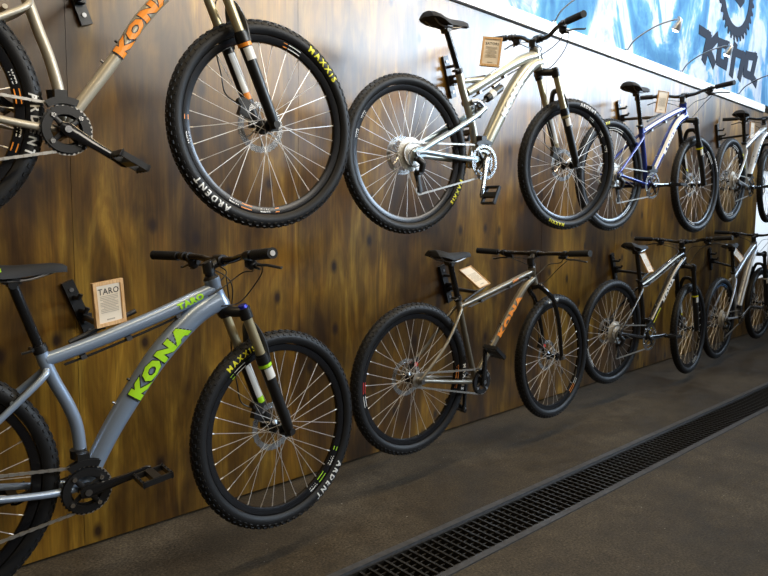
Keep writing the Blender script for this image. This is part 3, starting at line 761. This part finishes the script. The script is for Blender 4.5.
def full_frame(root, g, mat):
    b = MB(); st = path3(g['st']); tt = path3(g['tt']); dt = path3(g['dt']); rd = g['rd']; bb = g['bb']
    k = len(dt); b.tube(dt, [rd*(.85+.2*math.sin(PI*i/(k-1))) for i in range(k)], 22)
    k = len(tt); b.tube(tt, [g['rt']*(.80+.32*i/(k-1)) for i in range(k)], 20)
    b.tube(st, g['rs'], 18)
    hb, ht = V3(g['hb']), V3(g['ht']); u = (ht-hb).normalized(); rh = g['rh']
    b.tube([hb-u*.004, hb+u*.012, hb+u*.03, ht-u*.03, ht-u*.012, ht+u*.004], [rh*1.1, rh*1.08, rh*.94, rh*.92, rh*1.02, rh*1.04], 20)
    b.cyl(V3(bb, -.036), V3(bb, .036), .026, n=22); b.tube(path3([(.345, .37), (.42, .385), (.50, .40)]), .012, 12)     # seat tube brace
    o = b.build('frame', mat, root)
    # rocker link, shock and swingarm
    r = MB()
    for s in (-1, 1):
        r.tube(spl([(.465, s*.034, .250), (.42, s*.040, .275), (.375, s*.034, .270)], 4), [.013, .012], 10, flat=.5)
    r.cyl((.465, -.036, .250), (.465, .036, .250), .010); r.cyl((.395, -.040, .272), (.395, .040, .272), .013); r.build('rocker_link', GREYM, o)
    d = Vector((.622-.44, 0, .375-.258)).normalized(); p0 = Vector((.448, 0, .262)); p1 = Vector((.620, 0, .374))
    s_ = MB(); s_.cyl(p0, p0.lerp(p1, .42), .009); s_.tube([p0.lerp(p1, .36), p0.lerp(p1, .40), p0.lerp(p1, .92), p1], [.019, .021, .021, .014], 18); so = s_.build('shock', BLACK, o)
    q = MB(); q.tube([p0.lerp(p1, .50), p0.lerp(p1, .66)], .0222, 18); q.build('shock_band', WHITE, so)
    q = MB(); q.tube([p0.lerp(p1, .70)+Vector((-.014, 0, .026)), p0.lerp(p1, .96)+Vector((-.014, 0, .026))], .010, 12); q.build('shock_reservoir', GREYM, so)
    c = MB()
    for j in range(3): c.tube(spl([(.42+.008*j, -.02, .285), (.40, -.035, .24-.012*j), (.43, -.036, .20), (.46, -.02, .23)], 6), .0032, 6)
    c.build('cable', BLACK, o)
    SW = M('pale_blue_silver', (.42, .52, .58), .32, .7)
    w = MB()
    for s in (-1, 1):
        w.tube(spl([(.468, s*.036, .250), (.40, s*.044, .205), (.25, s*.056, .125), (.10, s*.066, .052), (.045, s*.066, .020), (.0, s*.062, .004)], 6), [.013, .011], 14, flat=.8)
        w.tube(spl([(.40, s*.036, -.005), (.30, s*.046, -.004), (.16, s*.058, .004), (.05, s*.066, .010), (.0, s*.062, .0)], 6), [.014, .010], 14, flat=.8)
        w.prism([(-.016, .012), (.012, .028), (.055, .036), (.06, -.008), (.02, -.018), (-.014, -.018)], s*.060, s*.067)
    w.cyl((.40, -.045, -.005), (.40, .045, -.005), .016); w.cyl((.425, -.045, .0), (.425, .045, .0), .012); w.build('swingarm', SW, root)
    return o, tt, dt, st

def paint(name, col, rough=.3, metal=.5, coat=.5): return M(name, col, rough, metal, coat)
OUT = M('lettering_outline_black', (.012, .015, .02), .5)
WTBW = lambda a: [('WTB', WHITE, a, 0)]
def rimset(col, base=0):
    return [('WTB', WHITE, base, 0), ('band', col, base+6, base+14), ('WTB', WHITE, base+24, 0), ('band', col, base+32, base+35), ('band', WHITE, base+180, base+190), ('band', col, base+191, base+194)]

A = dict(label='silver blue hardtail with lime lettering, lower row, cut by the left edge of the photo', loc=(.248, -.495, .533), yaw=-.078, pitch=-.021, steer=.141,
    mat=paint('slate_blue_paint', (.31, .39, .52), .32, .45), st=[(.318, .375), (.331, .335), (.357, .271), (.395, .19), (.418, .11), (.43, -.05)], sttop=(.318, .375),
    tt=[(.333, .340), (.44, .372), (.56, .413), (.70, .465), (.858, .532)], dt=[(.440, -.045), (.511, .093), (.60, .232), (.68, .338), (.785, .442), (.872, .492)],
    ht=(.846, .562), hb=(.883, .472), rd=.034, rt=.0225, rs=.0185, rh=.027, bb=(.428, -.058), ssj=(.335, .315), ssm=(.16, .155), rss=.011,
    stemh=(.838, .600), bar=(.880, .625), rise=.016, post=(.250, .572), fhub=(1.118, 0), ring=.070, crank=12, ptilt=10, lower_mat=BLACK, accent=GREEN, knob=BLUEK,
    texts=[('dt', .59, .056, 'KONA', GREEN, OUT, 1.5), ('tt', .82, .026, 'TARO', GREEN, None, 1.2)], plug=M('white_bar_plug', (.6, .6, .6), .4), saddle_text=GREEN,
    ft_text=[('MAXXIS', YELLOW, 122, .024), ('ARDENT', WHITE, -48, .028)], frim=rimset(GREEN, -60), rt_text=[('ARDENT', WHITE, 150, .024)], bash=True)
B = dict(label='gold-brown hardtail with orange lettering, upper row, cut by the left edge of the photo', loc=(.261, -.450, 1.577), yaw=-.062, pitch=.033, steer=-.036,
    mat=paint('champagne_gold_paint', (.42, .37, .28), .42, .3), st=[(.310, .42), (.342, .31), (.368, .22), (.392, .143), (.412, .04), (.415, -.05)], sttop=(.302, .44),
    tt=[(.320, .38), (.50, .44), (.70, .505), (.845, .55)], dt=[(.414, -.045), (.575, .167), (.684, .322), (.862, .51)],
    ht=(.838, .575), hb=(.875, .485), rd=.0205, rt=.017, rs=.016, rh=.023, bb=(.410, -.058), ssj=(.350, .300), ssm=(.200, .190),
    stemh=(.828, .612), bar=(.87, .64), rise=.016, post=(.24, .60), fhub=(1.097, 0), ring=.068, crank=-32, ptilt=-30, lower_mat=BLACK, accent=ORANGE,
    texts=[('dt', .585, .047, 'KONA', ORANGE, OUT, 1.85)], ft_text=[('MAXXIS', YELLOW, 46, .028), ('ARDENT', WHITE, 227, .027)], frim=rimset(ORANGE, -118) + [('band', ORANGE, 176, 179), ('WTB', WHITE, 190, 0)],
    rt_text=[('ARDENT', WHITE, -8, .030), ('MAXXIS', WHITE, 172, .024)], rrim=[('WTB', WHITE, 16, 0), ('band', ORANGE, 2, 10), ('WTB', WHITE, -12, 0), ('band', ORANGE, -24, -19)], bash=True, ringmat=BLACK)
Cc = dict(label='raw silver full-suspension bike with tan fork legs, upper row', loc=(2.212, -.392, 1.585), yaw=-.12, pitch=.016, steer=-.124, full=True,
    mat=paint('raw_alloy', (.40, .40, .34), .34, .55, .3), st=[(.318, .415), (.345, .33), (.40, .20), (.43, .10), (.452, -.01)], sttop=(.318, .415),
    tt=[(.372, .318), (.46, .365), (.62, .455), (.76, .525), (.870, .562)], dt=[(.470, .010), (.550, .142), (.682, .345), (.775, .455), (.845, .512), (.905, .530)],
    ht=(.862, .592), hb=(.902, .497), rd=.035, rt=.025, rs=.0185, rh=.027, bb=(.455, -.018), stemh=(.850, .622), bar=(.885, .650), rise=.040, post=(.234, .600),
    fhub=(1.163, 0), ring=.084, ringmat=STEEL, crankmat=M('silver_crank', (.55, .55, .55), .25, 1), crank=-106, ptilt=65, accent=M('tan_decal', (.45, .38, .2), .4), ssj=(0, 0),
    texts=[('dt', .52, .048, 'KONA', M('pale_silver_decal', (.80, .80, .74), .35, .3), GREYM, 1.5)],
    ft_text=[('ARDENT', WHITE, 72, .022), ('MAXXIS', YELLOW, -105, .022)], rt_text=[('MAXXIS', YELLOW, -30, .024)], frim=[('WTB', WHITE, 60, 0), ('WTB', WHITE, 38, 0), ('WTB', WHITE, 20, 0)], rrim=[('WTB', WHITE, 148, 0), ('WTB', WHITE, 165, 0)])
D = dict(label='olive grey single-speed bike with black rigid fork and orange lettering, lower row', loc=(2.221, -.433, .531), yaw=-.059, pitch=-.030, steer=.068, single=True, rigid=True,
    mat=paint('olive_grey_paint', (.20, .18, .14), .35, .5), st=[(.292, .375), (.318, .30), (.37, .15), (.44, -.04)], sttop=(.292, .375),
    tt=[(.312, .332), (.55, .402), (.80, .478), (.885, .502)], dt=[(.452, -.04), (.60, .148), (.80, .395), (.893, .465)],
    ht=(.878, .520), hb=(.905, .435), rd=.0185, rt=.0150, rs=.0150, rh=.0215, bb=(.445, -.058), ssj=(.308, .335), ssm=(.17, .165), rss=.0085,
    stemh=(.868, .560), bar=(.905, .600), rise=.004, post=(.226, .556), fhub=(1.13, 0), ring=.064, crank=96, ptilt=-38, levers='plain', bash=True,
    texts=[('dt', .57, .040, 'KONA', ORANGE, None, 2.1), ('tt', .72, .016, 'UNIT', ORANGE, None, 1.2)],
    rt_text=[('MAXXIS', WHITE, -4, .024)], ft_text=[('MAXXIS', WHITE, 100, .018)], rrim=[('WTB', ORANGE, 3, 0), ('band', ORANGE, -6, 0), ('WTB', ORANGE, -12, 0), ('band', WHITE, 188, 198), ('band', RED, 176, 186)], frim=[('band', ORANGE, -52, -40), ('band', WHITE, -40, -32)])
E_ = dict(label='blue and white hardtail, upper row, right of the raw silver bike', loc=(4.114, -.402, 1.593), yaw=-.101, pitch=-.014, steer=.049,
    mat=paint('deep_blue_paint', (.025, .05, .28), .25, .3), st=[(.332, .345), (.355, .27), (.40, .12), (.435, -.04)], sttop=(.330, .352),
    tt=[(.345, .310), (.52, .395), (.72, .480), (.870, .535)], dt=[(.448, -.03), (.60, .18), (.76, .400), (.892, .490)],
    ht=(.866, .572), hb=(.904, .475), rd=.028, rt=.021, rs=.017, rh=.025, bb=(.440, -.045), ssj=(.342, .300), ssm=(.16, .15), rss=.010,
    stemh=(.858, .605), bar=(.895, .635), rise=.020, post=(.262, .565), fhub=(1.126, 0), ring=.088, ringmat=STEEL, crank=4, ptilt=0, stan=BLACK, accent=YELLOW,
    texts=[('dt', .55, .046, 'KONA', WHITE, None, 1.6)], stripe=[('tt', .05, .95, .15, .85, WHITE), ('dt', .08, .95, .40, 1.1, WHITE), ('dt', .08, .92, -1.1, -.60, WHITE)],
    rt_text=[('MAXXIS', YELLOW, 112, .020)], ft_text=[('MAXXIS', WHITE, 30, .020)], rrim=[('band', WHITE, 70, 100), ('band', WHITE, -60, -40)], frim=[('band', WHITE, 35, 60), ('band', WHITE, 250, 268)])
F_ = dict(label='black hardtail with white and yellow striped tubes, lower row', loc=(4.273, -.376, .524), yaw=-.078, pitch=-.075, steer=.146,
    mat=paint('black_frame_paint', (.012, .012, .014), .25, .0), st=[(.322, .360), (.345, .28), (.40, .12), (.435, -.04)], sttop=(.322, .365),
    tt=[(.335, .330), (.50, .400), (.74, .520), (.90, .590)], dt=[(.448, -.03), (.62, .20), (.80, .440), (.928, .555)],
    ht=(.898, .630), hb=(.935, .515), rd=.026, rt=.021, rs=.017, rh=.024, bb=(.440, -.048), ssj=(.332, .320), ssm=(.16, .16), rss=.010,
    stemh=(.888, .660), bar=(.925, .685), rise=.018, post=(.240, .572), fhub=(1.135, 0), ring=.090, ringmat=STEEL, crank=6, ptilt=5, stan=BLACK, accent=YELLOW,
    texts=[('dt', .55, .040, 'KONA', WHITE, None, 1.7)], stripe=[('tt', .02, .9, .25, .8, M('silver_stripe', (.36, .35, .30), .4, .2)), ('dt', .02, .30, -.3, .1, YELLOW), ('dt', .05, .95, .62, .9, WHITE)],
    rrim=[('band', WHITE, 200, 230)], frim=[('band', WHITE, -70, -50), ('band', WHITE, 60, 80)])
G_ = dict(label='white hardtail with yellow tyre lettering, upper row, cut by the right edge of the photo', loc=(6.241, -.410, 1.66), yaw=.02, pitch=.001, steer=.067,
    mat=paint('white_frame_paint', (.50, .51, .52), .3, .1), st=[(.332, .345), (.355, .27), (.40, .12), (.435, -.04)], sttop=(.330, .352),
    tt=[(.345, .310), (.52, .395), (.72, .480), (.870, .535)], dt=[(.448, -.03), (.60, .18), (.76, .400), (.892, .490)],
    ht=(.866, .572), hb=(.904, .475), rd=.028, rt=.021, rs=.017, rh=.025, bb=(.440, -.045), ssj=(.342, .300), ssm=(.16, .15), rss=.010,
    stemh=(.858, .605), bar=(.895, .635), rise=.020, post=(.262, .565), fhub=(1.122, 0), ring=.080, crank=4, ptilt=0, stan=BLACK, accent=YELLOW,
    texts=[('dt', .55, .046, 'KONA', BLACK, None, 1.6)], rt_text=[('MAXXIS', YELLOW, 35, .026)], rrim=[('band', WHITE, 60, 90), ('band', WHITE, 240, 290)])
H_ = dict(label='grey and white hardtail with silver cranks, lower row, at the right edge of the photo', loc=(6.20, -.402, .440), yaw=.01, pitch=.04, steer=-.02,
    mat=paint('silver_grey_paint', (.42, .45, .50), .3, .4), st=[(.332, .375), (.355, .29), (.40, .12), (.435, -.04)], sttop=(.330, .382),
    tt=[(.345, .340), (.52, .435), (.72, .540), (.870, .60)], dt=[(.448, -.03), (.60, .20), (.76, .430), (.892, .550)],
    ht=(.868, .630), hb=(.898, .530), rd=.028, rt=.021, rs=.017, rh=.025, bb=(.440, -.045), ssj=(.342, .330), ssm=(.16, .16), rss=.010,
    stemh=(.858, .665), bar=(.895, .695), rise=.018, post=(.262, .600), fhub=(1.132, 0), ring=.064, crank=28, ptilt=0, stan=BLACK, accent=WHITE,
    crankmat=M('silver_crank', (.55, .55, .55), .25, 1), stripe=[('dt', .05, .9, -.6, .7, WHITE)], rrim=[('band', M('blue_decal', (.1, .3, .6), .4), 60, 150)])
for g in (A, B, Cc, D, E_, F_, G_, H_): bike(g)

# ------------------------------------------------------------------ wall brackets
def bracket(x, z, tx, ty, tz, label):
    t = thing('bike_bracket', label, 'bracket', (x, 0, z), group='black folding wall brackets that carry the bikes')
    rot = Matrix.Rotation(R(-21), 3, 'Y') @ Matrix.Identity(3)
    b = MB(); b.box((0, -.010, 0), (.042, .018, .235), rot); b.build('wall_plate', BLACK, t, smooth=False)
    for q in (-.085, .085):
        s = MB(); c = rot @ Vector((0, -.018, q)); s.cyl(c, c+Vector((0, -.006, 0)), .008, n=10); s.build('bolt', GREYM, t)
    for q, l in ((.055, .045), (.0, .055)):
        s = MB(); c = rot @ Vector((.0, -.018, q)); s.tube([c, c+Vector((.0, -l, 0)), c+Vector((0.006, -l-.004, .016))], .009, 10); s.build('hook', BLACK, t)
    e = Vector((tx-x, ty, tz-z)); c = rot @ Vector((.004, -.02, -.03))
    a = MB(); a.tube([c, c.lerp(e, .92), e], .0105, 12); a.box(c+Vector((0, -.014, 0)), (.03, .03, .036)); a.build('arm', BLACK, t)
    k = MB(); d = Vector((1, 0, .38)).normalized(); k.tube([e-d*.11, e+d*.11], .0075, 10); k.build('cradle', BLACK, t)
    return t
bracket(.860, .935, .765, -.495, .944, 'black wall bracket behind the silver blue bike and its TARO card')
bracket(.880, 2.09, .74, -.47, 1.975, 'black wall bracket at the top left, its lower end in view behind the gold-brown bike')
bracket(2.930, 2.100, 2.735, -.425, 2.010, 'black wall bracket behind the seatpost of the raw silver bike')
bracket(2.935, .912, 2.690, -.440, .915, 'black wall bracket behind the seatpost of the olive grey single-speed')
bracket(4.975, 2.115, 4.66, -.430, 2.025, 'black wall bracket behind the blue and white bike')
bracket(4.985, .925, 4.73, -.400, .905, 'black wall bracket behind the black bike with striped tubes')
bracket(7.010, 2.15, 6.73, -.395, 2.105, 'black wall bracket behind the white bike at the right edge')
bracket(7.010, .925, 6.64, -.385, .872, 'black wall bracket behind the grey and white bike with silver cranks')

# ------------------------------------------------------------------ price cards
def card(loc, rot, w, h, title, label, frame=True):
    t = thing('info_card', label, 'sign', loc, rot, 'wood-framed bike cards')
    b = MB(); fw_ = .011 if frame else .004
    b.box((-w/2+fw_/2, 0, 0), (fw_, .012, h)); b.box((w/2-fw_/2, 0, 0), (fw_, .012, h)); b.box((0, 0, h/2-fw_/2), (w-2*fw_, .012, fw_)); b.box((0, 0, -h/2+fw_/2), (w-2*fw_, .012, fw_))
    b.build('card_frame', pine(), t, smooth=False)
    p = MB(); p.box((0, 0, 0), (w-1.6*fw_, .005, h-1.6*fw_)); o = p.build('card_sheet', CARD, t, smooth=False)
    if title:
        vs, fs = tmesh(title, h*.19 if len(title) < 5 else h*.125, bold=.0003, space=1.05); k = MB(); k.add([(x, -.0034, y+h*.27) for x, y in vs], fs); link('card_title', k.mesh('card_title', INK, False, False), o)
    k = MB(); z = h*.17; i = 0
    while z > -h*.20:
        ww = (w-2*fw_)*(.74 if i % 4 != 3 else .5); k.box((0, -.0032, z), (ww, .0008, .0016)); z -= h*.036; i += 1
    k.box((0, -.0032, -h*.36), (w*.26, .0008, .004)); k.build('card_print', FAINT, o, smooth=False)
card((.773, -.527, 1.020), (.038, -.099, .245), .105, .139, 'TARO', 'wood-framed card reading TARO standing on the silver blue bike')
card((2.74, -.454, 2.130), (-.153, .104, -.897), .099, .150, 'SATORI', 'wood-framed card standing on the raw silver full-suspension bike')
card((2.648, -.456, .995), (-.916, -.17, .091), .104, .144, '', 'pale card leaning back on the olive grey single-speed bike', False)
card((4.70, -.461, 2.133), (.158, -.011, -.236), .105, .147, '', 'small upright card on the blue and white bike', False)
card((4.695, -.409, .991), (-.479, -.047, .072), .105, .151, '', 'narrow tilted card on the black bike with striped tubes', False)
card((6.762, -.399, 2.144), (-.014, .031, -.013), .105, .150, '', 'narrow upright card on the white bike at the right edge', False)
card((6.591, -.394, 1.000), (-.585, -.344, .031), .105, .146, '', 'narrow tilted card on the grey and white bike at the lower right', False)

# ------------------------------------------------------------------ picture lamps on the ledge
LM = M('lamp_alloy', (.55, .56, .58), .3, .9)
LB = M('lamp_glow', (1, 1, 1), .5, emit=(1.0, .97, .92), strength=30)
names = {2.97: 'arm lamp on the ledge above the rear wheel of the raw silver bike', 3.99: 'arm lamp rising above the handlebar of the raw silver bike',
         5.03: 'arm lamp in the middle of the mural, above the blue bike', 6.06: 'arm lamp crossing the dark lettering on the mural', 7.49: 'arm lamp at the right edge, right of the dark lettering',
         1.94: 'arm lamp on the ledge beyond the top edge of the photo', .91: 'arm lamp on the ledge at the far upper left, beyond the frame'}
for x in (.91, 1.94, 2.97, 3.99, 5.03, 6.06, 7.49):
    t = thing('arm_lamp', names[x], 'lamp', (x, 0, 2.62), group='thin arm lamps over the mural ledge')
    b = MB(); b.box((0, -.012, -.002), (.03, .012, .03)); b.build('base', LM, t)
    b = MB(); b.tube(spl([(0, -.015, .0), (0, -.08, .075), (0, -.23, .140), (0, -.36, .160), (0, -.42, .155)], 6), .006, 8); b.build('arm', LM, t)
    b = MB(); b.tube([(0, -.405, .172), (0, -.42, .150), (0, -.40, .110), (0, -.385, .085)], [.010, .018, .030, .034], 16, caps=False); b.cyl((0, -.405, .172), (0, -.404, .174), .010); b.build('lamp_shade', LM, t)
    b = MB(); b.tube([(0, -.402, .112), (0, -.390, .088), (0, -.385, .074)], [.012, .026, .018], 16); b.build('bulb', LB, t)
    l = spot('lamp_light', (0, -.382, .072), (0, .0, -1.0), 14, (.95, .97, 1.0), R(150), 1.0, .03); l.parent = t
